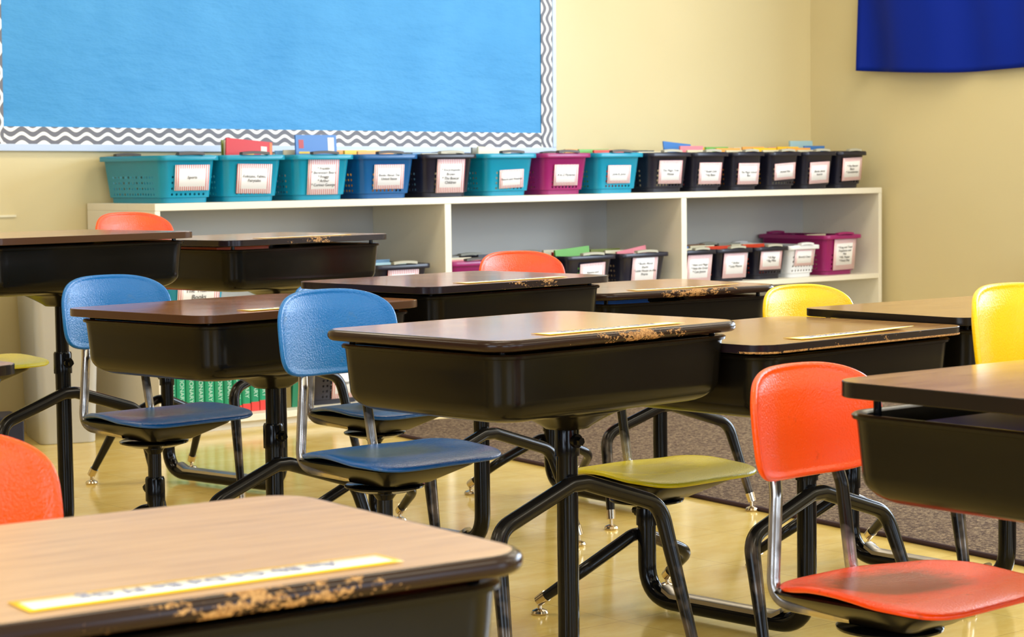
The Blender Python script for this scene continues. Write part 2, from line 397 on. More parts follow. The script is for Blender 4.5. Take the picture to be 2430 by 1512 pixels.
def combo(name_label, post, yaw, h, L, plate, chair, arch=.295, collar=(.33, .375), carch=.157, ccollar=(.18, .235), kind='square', top='top_brown', edge='edge',
          gap=.009, swivel=0., nametag=True, tagx=(-.165, .175), sc=1.0, grow=0.0, thick=None, inset=0.0):
    a = R(yaw) - pi / 2
    t = empty('school_desk', (post[0], post[1], 0), a)
    tag(t, name_label, 'desk', 'student desks with attached swivel chairs')
    cx = -.08; W2, D2 = (.3175 * sc, .2375 * sc) if kind == 'square' else (.305 + grow, .2285 + grow)
    # desktop
    b = MB(); r = .05 if kind == 'square' else .055; th = thick or (.0165 if kind == 'square' else .0195)
    if kind == 'square':
        prof = [(-.006, 0), (-.001, 0), (0, -.001), (0, -th + .001), (-.001, -th)]
    else:
        prof = [(-.010 + .010 * sin(pi * k / 8), -th / 2 + th / 2 * cos(pi * k / 8)) for k in range(9)]; prof.insert(0, (-.016, 0))
    rings = [rrect(cx, 0, D2 + o, W2 + o, r + o, z) for o, z in prof]
    b.rings(rings, True, True, mis=lambda i, j: 0 if i in (-2, -1, 0) else 1)
    # rings go downward: first ring is the top surface
    dk = b.build('desktop', [M[top], M[edge]], t, angle=30); dk.location = (0, 0, h); dk.data.flip_normals()
    # book box: pressed steel tub, open at the top
    zt = h - th - gap; hx, hy = D2 - .020 + inset, W2 - .024 + inset; dep = .116
    b = MB(); rg = []
    bx = cx + .004
    for o, z in ((-.012, .0), (-.004, .003), (.004, .003), (.0075, .0005), (.0065, -.004), (.001, -.0055), (0, -.010)): rg.append(rrect(bx, 0, hx + o, hy + o, .05 + o, z))
    for k in range(1, 4): rg.append(rrect(bx, 0, hx - .0016 * k, hy - .0016 * k, .05, -.010 - (dep - .050) * k / 3))
    for k in range(1, 9):
        q = pi / 2 * k / 8; o = .0048 + .046 * (1 - cos(q)); rg.append(rrect(bx, 0, hx - o, hy - o, max(.05 - .010 * k / 8, .02), -(dep - .040) - .040 * sin(q)))
    rg.append(rrect(bx, 0, .02, .03, .01, -dep - .001))
    b.rings(rg, False, True)
    # inside wall
    rg2 = [rrect(bx, 0, hx - .012, hy - .012, .04, 0), rrect(bx, 0, hx - .02, hy - .02, .04, -.06), rrect(bx, 0, hx - .06, hy - .06, .03, -dep + .006)]
    b.rings([list(x) for x in rg2], False, True)
    bb = b.build('book_box', M['tub'], t, angle=60); bb.location = (0, 0, zt); bb.data.flip_normals()
    for sx in (-1, 1):
        for sy in (-1, 1):
            b = MB(); b.lathe([(.001, 0), (.0055, 0), (.0055, gap + .004), (.001, gap + .004)], (cx + sx * (D2 - .045), sy * (W2 - .05), zt - .0035), 10); b.build('spacer', M['black'], t)
    # pressed bracket below the tub
    zb = zt - dep
    b = MB(); rg = []
    for k in range(10):
        q = k / 9; e = (1 - q) ** 1.1; sx = .036 + .070 * e; sy = .040 + .085 * e
        if k == 3: sx += .006; sy += .006
        rg.append(rrect(0, 0, sx, sy, min(sx, sy) * (.55 + .45 * q), zb + .010 - .046 * q ** 1.1))
    b.rings(rg, True, True); br = b.build('post_bracket', M['tub'], t, angle=70); br.data.flip_normals()
    c0, c1 = collar
    b = MB(); b.tube([(0, 0, zb - .02), (0, 0, c0 - .03)], .0162, 20); b.build('desk_post', M['black'], t)
    def collar_part(parent, x, z0, z1, s, mat=M['black']):
        b = MB(); b.lathe([(.019, 0), (.0225, 0), (.0225, z1 - z0 - .005), (.0205, z1 - z0), (.0165, z1 - z0)], (x, 0, z0), 22); c = b.build('clamp_collar', mat, parent, angle=30)
        b = MB(); zc = (z0 + z1) / 2
        b.tube([(x + s * .018, 0, zc), (x + s * .0275, 0, zc)], .0125, 14); b.tube([(x + s * .0275, 0, zc), (x + s * .037, 0, zc)], [.0085, .0078], 6)
        b.build('clamp_bolt', M['black'], c, angle=30); return c
    collar_part(t, 0, c0, c1, 1); collar_part(t, -L, ccollar[0], ccollar[1], -1)
    # floor tube: chair post, bend, floor run, bend, desk post
    path = arcpath([(0, 0, c0 + .01), (0, 0, .026), (-L, 0, .026), (-L, 0, ccollar[0] + .01)], .075, 9)
    b = MB(); b.tube(path, .0192, 20); ft = b.build('floor_tube', M['black'], t, angle=60)
    # ribbed steel foot strip lying on the floor tube
    b = MB(); n = 14; rg = []
    for i in range(n + 1):
        x = -.055 - (L - .11) * i / n; lift = .012 * (max(0, (abs(i - n / 2) / (n / 2)) - .85) / .15) ** 2
        rg.append([(x, yy, .0445 + zz + lift) for yy, zz in ((-.017, -.009), (-.016, -.001), (-.009, .0028), (0, .0034), (.009, .0028), (.016, -.001), (.017, -.009), (0, -.004))])
    b.rings(rg); b.build('foot_strip', M['strip'], ft, angle=35)
    # legs
    def arch_leg(x0, za, dx, wy, sh, rad):
        # x0: post x, arch crest height, forward offset of feet, foot half-spread, shoulder half-spread
        off = math.copysign(.026, dx)
        pts = [(x0 + dx, -wy, .030), (x0 + off * 1.3, -sh, za - .060), (x0 + off, -.018, za), (x0 + off, .018, za), (x0 + off * 1.3, sh, za - .060), (x0 + dx, wy, .030)]
        path = arcpath(pts, [.055, .05, .05, .055], 8); m = len(path); rr = []
        for p in path: rr.append(rad if p.z > za * .62 else max(.0095, rad * (.62 + .38 * (p.z / (za * .62)))))
        b = MB(); b.tube(path, rr, 16); lg = b.build('arch_leg', M['worn'], t, angle=60)
        for s in (-1, 1):
            d = (path[1] - path[0]).normalized() if s < 0 else (path[-2] - path[-1]).normalized()
            f = path[0] if s < 0 else path[-1]
            b = MB(); b.tube([f - d * .004, f + d * .020], [.0115, .0125], 14); b.tube([(f.x, f.y, .010), f], .0045, 8)
            b.lathe([(.001, .0), (.0165, .0), (.0185, .004), (.016, .009), (.007, .013), (.001, .013)], (f.x, f.y, 0), 20); b.build('glide', M['chrome'], lg, angle=35)
    arch_leg(0, arch, .095, .238, .207, .0150)
    arch_leg(-L, carch, -.125, .195, .165, .0135)
    # chair
    ce = plate
    b = MB(); b.tube([(-L, 0, ccollar[1] - .03), (-L, 0, ce + .0)], .0155, 18); b.lathe([(.0155, 0), (.024, .012), (.024, .016)], (-L, 0, ce - .026), 20); b.build('chair_post', M['worn'], t, angle=30)
    b = MB(); b.lathe([(.02, -.003), (.050, .001), (.078, .010), (.079, .0135), (.074, .016), (.03, .016), (.03, .024), (.001, .024)], (-L, 0, ce - .010), 34); b.build('swivel_plate', M['black'], t, angle=35)
    rot = Matrix.Rotation(R(swivel), 4, 'Z')
    def place(o, x, y, z):
        o.matrix_local = Matrix.Translation((-L, 0, ce)) @ rot @ Matrix.Translation((x, y, z)); return o
    b = MB(); rg = []
    for k, (hx_, hy_, z, r_) in enumerate(((.060, .060, .011, .02), (.066, .068, .015, .02), (.136, .118, .045, .03), (.141, .124, .052, .032), (.139, .122, .055, .032))):
        rg.append(rrect(.02 - .012 * (k > 1), 0, hx_, hy_, r_, z))
    b.rings(rg); place(b.build('seat_pan', M['tub'], t, angle=28), 0, 0, 0)
    sm = M[chair]
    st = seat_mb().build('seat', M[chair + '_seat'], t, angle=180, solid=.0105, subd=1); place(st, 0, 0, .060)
    bk = back_mb().build('backrest', sm, t, angle=180, solid=.0105, subd=1); place(bk, -.170, 0, .212 + .080)
    for s in (-1, 1):
        path = arcpath([(-.075, s * .085, .030), (-.140, s * .086, .036), (-.128, s * .086, .070), (-.150, s * .062, .235), (-.166, s * .058, .335)], [.028, .02, .05], 6)
        path = arcpath([(-.015, s * .070, .024), (-.142, s * .096, .034), (-.150, s * .078, .190), (-.184, s * .054, .335)], [.040, .05], 8)
        b = MB(); b.tube(path, .0102, 14); place(b.build('back_rod', M['rod'], t, angle=60), 0, 0, 0)
    if nametag:
        y0, y1 = tagx; n = 16; lx = D2 + cx - .055
        b = MB()
        for i in range(n + 1):
            y = y0 + (y1 - y0) * i / n; c = .0012 + .005 * (i / n) ** 3 * (TAGN[0] % 2)
            b.v += [(lx - .023, y, h + .0012), (lx + .023, y, h + c)]
        for i in range(n): b.face([2 * i, 2 * i + 1, 2 * i + 3, 2 * i + 2])
        g = b.build('name_tag', M['tag'], t, smooth=True, solid=.0006); g['label'] = 'white name strip with a yellow border'
        tx = text('lettering', 'Aa Bb Cc Dd Ee Ff Gg', .026, (lx - .004, (y0 + y1) / 2, h + .0024), (0, 0, pi / 2 + pi), M['ink_pale'], g)
        TAGN[0] += 1
    return t

D_ = combo('tan desk with rounded dark edge in the centre, blue swivel chair on its left', (.095, 3.759), 44.0, .650, .500, .315, 'blue', arch=.372, collar=(.420, .475),
      carch=.16, kind='bull', edge='edge_bull', top='top_mid', grow=.009)
combo('brown desk left of the central desk, blue swivel chair with rubbed grey patches', (-.518, 4.570), 48.0, .644, .411, .315, 'blue', arch=.300, collar=(.335, .388), swivel=-3, edge='edge_brown')
combo('brown desk with chipped front edge behind the central desk, blue chair seat below it', (-.077, 5.100), 45.4, .667, .386, .265, 'blue', arch=.296)
combo('tan desk chipped along its lower edge, right of the central desk, yellow seat', (.571, 4.119), 42.9, .608, .430, .232, 'yellow', arch=.294, collar=(.318, .362), top='top_tan', edge='edge_low')
combo('high dark desk with chipped edge in front of the bookcase, orange chair on its left', (-.670, 6.089), 49.0, .746, .500, .433, 'orange', arch=.385, collar=(.43, .48), carch=.246, ccollar=(.29, .34), gap=.013)
combo('tan desk at the right edge with a gap above its box, orange swivel chair', (.853, 2.707), 38.8, .650, .485, .250, 'orange', arch=.372, collar=(.40, .45), top='top_tan', edge='edge_clean', gap=.024, swivel=4, nametag=False, thick=.021, inset=.010)
combo('tan desk beside the right wall, yellow chair with black rods on its left', (1.064, 4.552), 37.5, .621, .459, .268, 'yellow', arch=.300, top='top_tan', edge='edge_clean', gap=.013, nametag=False)
combo('brown desk with rounded worn edge nearest the rug, orange chair top behind it', (.392, 5.645), 34.4, .613, .505, .312, 'orange', arch=.296, kind='bull', edge='edge_bull', top='top_mid', gap=.013)
combo('blurred desk in the near left corner with a yellow edged name strip', (-.306, 1.812), 34.9, .591, .440, .268, 'orange', arch=.296, collar=(.33, .375), kind='bull', edge='edge_bull', top='top_pale')
combo('high dark desk cut by the left edge, yellow seat at the far left', (-1.120, 5.280), 47.0, .782, .450, .372, 'yellow', arch=.388, collar=(.436, .490), carch=.246, ccollar=(.29, .34), edge='edge_brown', nametag=False)
combo('desk at the far left edge showing only one dark corner', (-1.083, 3.147), 44.0, .640, .450, .300, 'blue', edge='edge_clean', nametag=False)
combo('yellow swivel chair and desk cut off by the right edge', (1.42, 3.30), 75.0, .650, .49, .349, 'yellow', arch=.372, collar=(.42, .475), carch=.2, ccollar=(.24, .29), swivel=-33, nametag=False, top='top_tan')

# things lying in the book boxes, seen through the gap under the desktops
def inside(name, label, cat, post, yaw, h, top_under, lx, ly, sx, sy, rgb, hh=.012):
    a = R(yaw); X = Vector((sin(a), -cos(a), 0)); Y = Vector((cos(a), sin(a), 0))
    r = empty(name, Vector((post[0], post[1], 0)) + X * lx + Y * ly + Vector((0, 0, h - top_under)), a - pi / 2); tag(r, label, cat)
    b = MB(); b.rings([rrect(0, 0, sx, sy, .006, z, 4) for z in (0, hh * .15)]); b.rings([rrect(0, 0, sx, sy, .006, z, 4) for z in (hh * .85, hh)]); b.build('cover', cmat(rgb), r)
    b = MB(); b.rings([rrect(0, 0, sx - .003, sy - .003, .004, z, 4) for z in (hh * .15 + .0001, hh * .85 - .0001)]); b.build('pages', cmat(rgb), r)
    b = MB(); b.box(-sx + .02, sx - .02, -sy + .02, sy - .02, -(.109 - top_under + .016), -.0002); b.build('page_stack', M['navybox'], r, smooth=False)
inside('folder', 'dark blue folder lying in the open box of the right edge desk', 'folder', (.853, 2.707), 38.8, .650, .056, -.08, -.16, .13, .10, (10, 14, 150), .006)
inside('folder', 'bright blue folder under the top of the rounded desk by the rug', 'folder', (.392, 5.645), 34.4, .613, .036, -.08, -.17, .13, .10, (20, 110, 200))
inside('folder', 'orange folder under the top of the high desk before the bookcase', 'folder', (-.670, 6.089), 49.0, .746, .034, -.08, -.17, .13, .10, (236, 90, 40))

# ------------------------------------------------------------------ bookcase
BAY = 1.287; SH_D = .485; TOP = .824; MID = .424; BOT = .050
bc = empty('bookcase', W(0, 0), YAW); tag(bc, 'low cream bookcase with three wide bays along the far wall', 'bookcase')
x0, x1 = -.020, 3 * BAY + .006
b = MB(); b.box(x0, x1, 0, SH_D, TOP - .026, TOP); b.build('top', M['shelf'], bc, smooth=False, bevel=.002)
for i, (xa, xb) in enumerate(((x0, x0 + .022), (x1 - .022, x1))):
    b = MB(); b.box(xa, xb, .001, SH_D, 0, TOP - .026); b.build('side_panel', M['shelf'], bc, smooth=False, bevel=.0015)
for i in (1, 2):
    b = MB(); b.box(i * BAY - .016, i * BAY + .016, .001, SH_D - .01, 0, TOP - .026); b.build('divider', M['shelf'], bc, smooth=False, bevel=.0015)
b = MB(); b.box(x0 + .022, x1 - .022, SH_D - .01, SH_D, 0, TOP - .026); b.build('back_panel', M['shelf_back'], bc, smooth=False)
for i in range(3):
    xa = i * BAY + (.016 if i else .002); xb = (i + 1) * BAY - .016
    b = MB(); b.box(xa, xb, .003, SH_D - .01, MID - .022, MID); b.build('shelf_board', M['shelf'], bc, smooth=False, bevel=.0015)
    b = MB(); b.box(xa, xb, .003, SH_D - .01, BOT - .024, BOT); b.build('shelf_board', M['shelf'], bc, smooth=False, bevel=.0015)
    b = MB(); b.box(xa, xb, .03, .045, 0, BOT - .024); b.build('kick_board', M['shelf'], bc, smooth=False)

# ------------------------------------------------------------------ bins
def bin_mesh(b, w, d, hgt):
    wt, dt = w / 2, d / 2; k = .88; rg = []
    lv = [(k - .07, 0), (k - .06, .001), (k - .05, .018), (k, .020), (k + .004, .024), (.985, hgt - .016), (1.0, hgt - .014), (1.03, hgt - .014), (1.075, hgt - .013), (1.08, hgt - .018), (1.085, hgt - .016), (1.085, hgt - .003), (1.07, hgt), (1.0, hgt), (.985, hgt - .004)]
    for f, z in lv:
        ring = rrect(0, 0, wt * f, dt * (1 - (1 - f) * .7), .03, z, 5)
        rg.append(ring)
    def up(ring, z):   # rims rise in the middle of the two ends, where the handles are
        return [(x, y, zz + (.010 * max(0, 1 - (x / (wt * .8)) ** 2) if abs(y) > dt * .8 else 0)) for x, y, zz in ring]
    rg = [up(r, 0) if i >= 6 else r for i, r in enumerate(rg)]
    inner = [rrect(0, 0, wt * .97, dt * .98, .03, hgt - .02, 5), rrect(0, 0, wt * (k - .02), dt * (k + .02), .03, .024, 5)]
    n = len(rg[0])
    def mis(i, j):
        if i == 4:
            q = j % n
            y = (rg[4][j][1] + rg[4][(j + 1) % n][1]) / 2; x = (rg[4][j][0] + rg[4][(j + 1) % n][0]) / 2
            if abs(x) > wt * .88 * .95: return 2
            if abs(y) > dt * .85: return 1
        return 0
    b.rings(rg, True, False, mis)
    b.rings([rrect(0, 0, wt * (k - .02), dt * (k + .02), .03, .0235, 5), rrect(0, 0, wt * (k - .03), dt * (k + .01), .03, .0245, 5)], False, True)
def make_bin(color, s, z, w, label, lines, card=None, lsize=.0125, t0=.03, d=.43, hgt=.169, grip='grip', rz=0.0, cat='bin', group='labelled book bins on the bookcase'):
    r = empty('book_bin', W(s, t0 + d / 2, z), YAW + R(rz)); tag(r, label, cat, group)
    b = MB(); bin_mesh(b, w * .985, d, hgt)
    b.build('bin_body', [M['bin_' + color], M['binx_' + color], M['biny_' + color]], r, angle=40)
    for sy in (-1, 1):
        b = MB(); n = 8; rg = []
        for i in range(n + 1):
            x = (-.5 + i / n) * w * .44; z_ = hgt + .010 * max(0, 1 - (x / (w * .37)) ** 2); y = sy * (d / 2 * 1.035)
            rg.append([(x, y - .011, z_ - .006), (x, y + .011, z_ - .006), (x, y + .011, z_ + .003), (x, y, z_ + .0045), (x, y - .011, z_ + .003)])
        b.rings(rg); b.build('grip', M[grip], r, angle=50)
    if card:
        cx, cz, cw, chh, tilt = card
        n = 6; b = MB(); sl = (1 - .88) * w * .925 / 2 * .0
        for i in range(n + 1):
            x = (-.5 + i / n) * cw; yb = -.001 - .0006 * (2 * i / n - 1) ** 2
            b.v += [(x, yb, -chh / 2), (x, yb, chh / 2)]
        for i in range(n): b.face([2 * i, 2 * i + 2, 2 * i + 3, 2 * i + 1])
        fy = lambda zz: -(d / 2) * (1 - (1 - (.884 + (zz - .024) / (hgt - .04) * .101)) * .7) - .004
        slope = math.atan2(fy(.13) - fy(.03), .10)
        c = b.build('label_card', M['card'], r, solid=.0005); c.location = (cx, fy(cz), cz); c.rotation_euler = (-slope, R(tilt), 0)
        text('lettering', lines, lsize * 1.02, (0, -.0034, 0), (R(90), 0, 0), M['ink'], c, space=1.05, shear=.15)
    return r
def sc(px_w): return px_w
# (front-left s, front-right s) measured along the front, colour, description, words, card (centre offset, centre height, width, height, tilt)
K = 1.045
top_row = [
 (.024, .250, 'teal', 'first teal bin on top of the bookcase, at its left end', 'Sports', (.012, .090, .142, .092, 0), .015),
 (.269, .523, 'teal', 'teal bin second from the left on top of the bookcase, red book inside', 'Folktales, Fables,\nFairytales', (.004, .083, .150, .108, 1), .0145),
 (.565, .818, 'teal', 'teal bin third from the left on top, with a tall card of five lines', '* Franklin\n* Berenstain Bears\n* Froggy\n* Arthur\n* Curious George', (.0, .086, .140, .132, 0), .0145),
 (.852, 1.109, 'blue', 'dark blue bin on top of the bookcase, fourth from the left', 'Books About The\nUnited States', (.004, .083, .142, .094, 0), .0135),
 (1.142, 1.390, 'black', 'black bin between the dark blue and a teal bin on top', '* Encyclopedia\nBrown\n* The Boxcar\nChildren', (.006, .083, .138, .132, 0), .0155),
 (1.439, 1.688, 'teal', 'teal bin between the black and the magenta bin on top', 'Nature and Weather', (.008, .068, .126, .074, -2), .0125),
 (1.727, 1.971, 'magenta', 'magenta bin on top of the bookcase', 'A to Z Mysteries', (.0, .080, .132, .086, 0), .0135),
 (2.009, 2.256, 'teal', 'teal bin right of the magenta bin on top', 'Junie B. Jones', (.0, .080, .130, .076, 0), .0135),
 (2.298, 2.531, 'black', 'black bin right of the last teal bin on top', 'The Magic Tree\nHouse', (.004, .086, .138, .100, 0), .0145),
 (2.548, 2.751, 'black', 'narrow black bin with an open blue book on top', '* Roald Dahl\n* Ivy Bean', (.0, .078, .138, .094, 0), .0145),
 (2.787, 2.971, 'black', 'narrow black bin fourth from the right on top', 'The Magic School\nBus', (.0, .074, .132, .094, 0), .0135),
 (3.008, 3.199, 'black', 'narrow black bin third from the right on top, with a low card', 'Animal Files', (.0, .082, .136, .074, -3), .0135),
 (3.223, 3.425, 'black', 'narrow black bin second from the right on top', 'Books about\nInsects', (.0, .074, .132, .098, -2), .0135),
 (3.447, 3.627, 'black', 'last black bin at the right end on top of the bookcase', '* The Boxcar\nBears\n* Goosebumps', (.0, .088, .134, .106, -2), .0135)]
def bin_w(s0, s1): return (s1 - s0) * K
for s0, s1, c, lab, words, card, ls in top_row:
    make_bin(c, (s0 + s1) / 2 * K, TOP, bin_w(s0, s1) * 1.0, lab, words, card, ls, grip='grip' if c != 'black' else 'grip_pale')
mid_row = [
 (.924, 1.169, 'black', 'black bin inside the left bay, seen beside the high desk', 'Weather Books', (.0, .070, .150, .11, 0), .014),
 (1.272, 1.50, 'magenta', 'magenta bin inside the middle bay beside its left divider', 'Poems', (.0, .060, .13, .08, 0), .014),
 (1.555, 1.80, 'black', 'black bin behind the orange chair top in the middle bay', 'Fairies', (.0, .060, .13, .08, 0), .014),
 (1.854, 2.110, 'black', 'black bin third in the middle bay, card partly hidden by a desk', 'Nature and\nAnimals', (.01, .068, .14, .09, -2), .014),
 (2.148, 2.405, 'black', 'black bin at the right end of the middle bay', '* Books About\nSharks\n* Little House on the\nPrairie', (.0, .078, .146, .140, 0), .0145),
 (2.495, 2.685, 'black', 'first black bin in the right bay, card cut by the divider', '* Nate and Magic\n* Nate the Great\n* Cam Jansen', (.0, .066, .150, .120, 0), .0145),
 (2.701, 2.905, 'black', 'second black bin in the right bay', '* Arthur\n* Lucy Moore', (.0, .074, .148, .118, 0), .0145),
 (2.931, 3.128, 'black', 'third black bin in the right bay, next to the white bin', '* Hi Rigs\n* Big Mike', (-.008, .090, .138, .094, 0), .0145),
 (3.140, 3.325, 'white', 'white bin in the right bay', 'Beverly Cleary', (.0, .092, .128, .080, 0), .0135),
 (3.370, 3.600, 'magenta', 'large magenta bin at the right end of the right bay', '* Frog and Toad\nPoppleton and\nPals\n* Mr. Putter\n* Fancy Day', (.012, .096, .150, .146, -1), .0145)]
for i, (s0, s1, c, lab, words, card, ls) in enumerate(mid_row):
    big = i == 9
    make_bin(c, (s0 + s1) / 2 * K, MID, bin_w(s0, s1) * 1.0, lab, words, card, ls, hgt=.185 if big else .145, t0=.04, d=.42 if big else .40, grip='bin_magenta' if big else ('grip_pale' if c == 'black' else 'grip' if c != 'white' else 'bin_white'))
make_bin('teal', .165 * K, MID, .25, 'teal bin inside the left bay below the high desk, big white card', 'The Titanic\nBooks', (.0, .076, .175, .13, 0), .024, t0=.03, hgt=.150)
make_bin('black', .755 * K, BOT, .27, 'black bin on the bottom shelf of the left bay beside green books', 'Science', (.040, .080, .135, .12, 0), .02, t0=.05, hgt=.155)

# ------------------------------------------------------------------ books
def book(s, t, z, w, hgt, th, rgb, label, group, lean=0.0, rz=0.0, pages=True, tilt=0.0, name='book', stickers=()):
    """a book standing with its front cover facing the room; local x width, y thickness, z height"""
    r = empty(name, W(s, t, z), YAW + R(rz)); r.rotation_euler = Euler((R(lean), R(tilt), YAW + R(rz)), 'XYZ'); tag(r, label, 'book', group)
    b = MB(); c = .0012
    b.box(-w / 2, w / 2, 0, c, 0, hgt); b.box(-w / 2, w / 2, th - c, th, 0, hgt); b.box(-w / 2, -w / 2 + c, c, th - c, 0, hgt)
    b.build('cover', cmat(rgb), r, smooth=False)
    for nm, x0_, x1_, z0_, z1_, cc in stickers:
        b = MB(); b.box(x0_, x1_, -.0006, .0002, z0_, z1_); b.build(nm, cmat(cc), r, smooth=False)
    if pages:
        b = MB(); b.box(-w / 2 + c, w / 2 - .003, c + .0001, th - c - .0001, .002, hgt - .003); b.build('pages', M['pages'], r, smooth=False)
    return r
def cn(rgb):
    names = {'red': (200, 20, 30), 'green': (120, 130, 40), 'blue': (64, 122, 190), 'orange': (240, 170, 80), 'yellow': (250, 200, 40), 'cream': (225, 215, 180), 'pink': (230, 130, 140),
             'pale blue': (170, 205, 210), 'dark': (50, 50, 60), 'grey': (140, 140, 130), 'leaf green': (110, 180, 80), 'brown': (120, 80, 50), 'light blue': (120, 170, 210), 'vermilion': (215, 60, 20)}
    return names[rgb]
def books_in(base_z, s0, s1, t0, place, specs, hgt0=.169, w=.17):
    """specs: (colour, rise above the rim, thickness, depth from the front, lean)"""
    sc_ = (s0 + s1) / 2 * K
    ordw = ['front', 'second', 'third', 'fourth', 'fifth', 'sixth', 'rearmost']
    for i, (c, rise, th, t, lean, *ex) in enumerate(specs):
        ds = ex[0] if ex else 0.0; ww = ex[1] if len(ex) > 1 else w; tl = ex[2] if len(ex) > 2 else 0
        stk = ()
        if place == 'third teal bin on top' and c == 'blue': stk = (('barcode_label', .052, .080, .150, .208, (225, 225, 215)), ('cover_picture', -.080, -.058, .168, .200, (180, 60, 60)), ('cover_picture', -.080, -.032, .148, .156, (220, 190, 60)))
        if place == 'second teal bin on top' and c == 'red': stk = (('barcode_label', .050, .076, .130, .182, (220, 215, 205)), ('cover_picture', -.035, .020, .146, .152, (220, 170, 50)), ('cover_picture', .088, .0985, .14, .198, (235, 120, 50)))
        book(sc_ + ds, t0 + t, base_z + .0255, ww, hgt0 - .026 + rise, th, cn(c), f'{c} book, {ordw[i]} in the {place}', 'books standing in the bins', lean=lean, tilt=tl, stickers=stk)
TB = .03
books_in(TOP, .269, .523, TB, 'second teal bin on top', [('red', .058, .006, .05, -6, .012, .20, 5), ('cream', .05, .006, .085, -6, .03, .20, 4), ('green', .054, .006, .115, -6, .04, .20, 3)])
books_in(TOP, .565, .818, TB, 'third teal bin on top', [('blue', .075, .008, .05, -3, .01, .185), ('cream', .020, .006, .1, -3, -.02), ('light blue', .018, .006, .14, -3, -.03)])
books_in(TOP, .852, 1.109, TB, 'dark blue bin on top', [('orange', .014, .01, .10, -3, .02), ('yellow', .018, .012, .18, -3, .015), ('orange', .02, .01, .25, -3, .0)])
books_in(TOP, 1.142, 1.390, TB, 'black bin beside the dark blue one on top', [('cream', .004, .012, .06, -3), ('light blue', .006, .012, .12, -3)])
books_in(TOP, 1.439, 1.688, TB, 'teal bin left of the magenta bin on top', [('cream', .026, .01, .09, -3, -.01, .17, 3), ('grey', .024, .01, .16, -3, .01, .16, 3)])
books_in(TOP, 2.009, 2.256, TB, 'teal bin right of the magenta bin on top', [('vermilion', .014, .01, .08, -3, .02), ('leaf green', .018, .008, .13, -3, -.02), ('light blue', .014, .01, .18, -3, .03), ('orange', .02, .01, .24, -3)])
books_in(TOP, 2.298, 2.531, TB, 'black bin right of the last teal one on top', [('cream', .006, .01, .10, -3), ('dark', .012, .01, .16, -3, -.02), ('green', .014, .01, .22, -3)])
books_in(TOP, 2.548, 2.751, TB, 'black bin with the open book on top', [('cream', .012, .01, .06, -3, 0, .15), ('pink', .030, .008, .11, -3, .0, .14), ('blue', .052, .006, .17, -14, -.01, .17, 5)])
for k, (a, c_, pl) in enumerate(((2.787, 2.971, 'fourth bin from the right on top'), (3.008, 3.199, 'third bin from the right on top'), (3.223, 3.425, 'second bin from the right on top'))):
    sp = [('cream', .010, .01, .06, -3, 0, .15), (('orange', 'yellow', 'orange')[k], .020, .012, .12, -3, 0, .15), (('leaf green', 'orange', 'yellow')[k], .026, .01, .18, -3, -.01, .14), (('yellow', 'cream', 'pink')[k], .024, .012, .24, -3, 0, .15)]
    books_in(TOP, a, c_, TB, pl, sp)
books_in(TOP, 3.447, 3.627, TB, 'last bin on top', [('dark', .004, .01, .06, -3, 0, .14), ('blue', .030, .008, .20, -3, -.03, .14), ('pale blue', .055, .010, .29, -3, -.02, .155)])
MBT = .04; H2 = .145
books_in(MID, .924, 1.169, MBT, 'black bin in the left bay', [('pale blue', .006, .012, .08, -3, 0, .16), ('light blue', .014, .012, .16, -3, -.02, .16), ('green', .050, .01, .26, -3, -.03, .14)], H2)
books_in(MID, 1.272, 1.50, MBT, 'magenta bin in the middle bay', [('pink', .004, .012, .06, -3), ('cream', .010, .012, .12, -3), ('grey', .012, .012, .20, -3)], H2)
books_in(MID, 1.555, 1.80, MBT, 'black bin behind the orange chair', [('grey', .004, .012, .08, -3), ('light blue', .008, .012, .16, -3), ('dark', .012, .012, .24, -3), ('vermilion', .004, .012, .28, -3, .06, .05)], H2)
books_in(MID, 1.854, 2.110, MBT, 'third bin of the middle bay', [('leaf green', .030, .010, .10, -3, 0, .19, -4), ('red', .012, .012, .16, -3, .02), ('cream', .020, .012, .22, -3, .02)], H2)
books_in(MID, 2.148, 2.405, MBT, 'last bin of the middle bay', [('pink', .018, .008, .09, -3, .03, .17, -8), ('cream', .010, .012, .15, -3), ('green', .014, .012, .22, -3, -.02)], H2)
books_in(MID, 2.495, 2.685, MBT, 'first bin of the right bay', [('cream', .006, .010, .08, -3, .02, .12), ('blue', .012, .012, .14, -3, 0, .15), ('green', .014, .012, .22, -3, 0, .15)], H2)
books_in(MID, 2.701, 2.905, MBT, 'second bin of the right bay', [('vermilion', .010, .012, .10, -3, 0, .15), ('cream', .012, .012, .18, -3, -.02, .15), ('brown', .014, .012, .26, -3, 0, .15)], H2)
books_in(MID, 2.931, 3.128, MBT, 'third bin of the right bay', [('vermilion', .012, .012, .10, -3, -.01, .14), ('cream', .010, .012, .18, -3, 0, .14), ('grey', .014, .012, .26, -3, 0, .14)], H2)
books_in(MID, 3.370, 3.600, MBT, 'large magenta bin of the right bay', [('cream', .002, .014, .14, -3, -.02, .13)], .185)

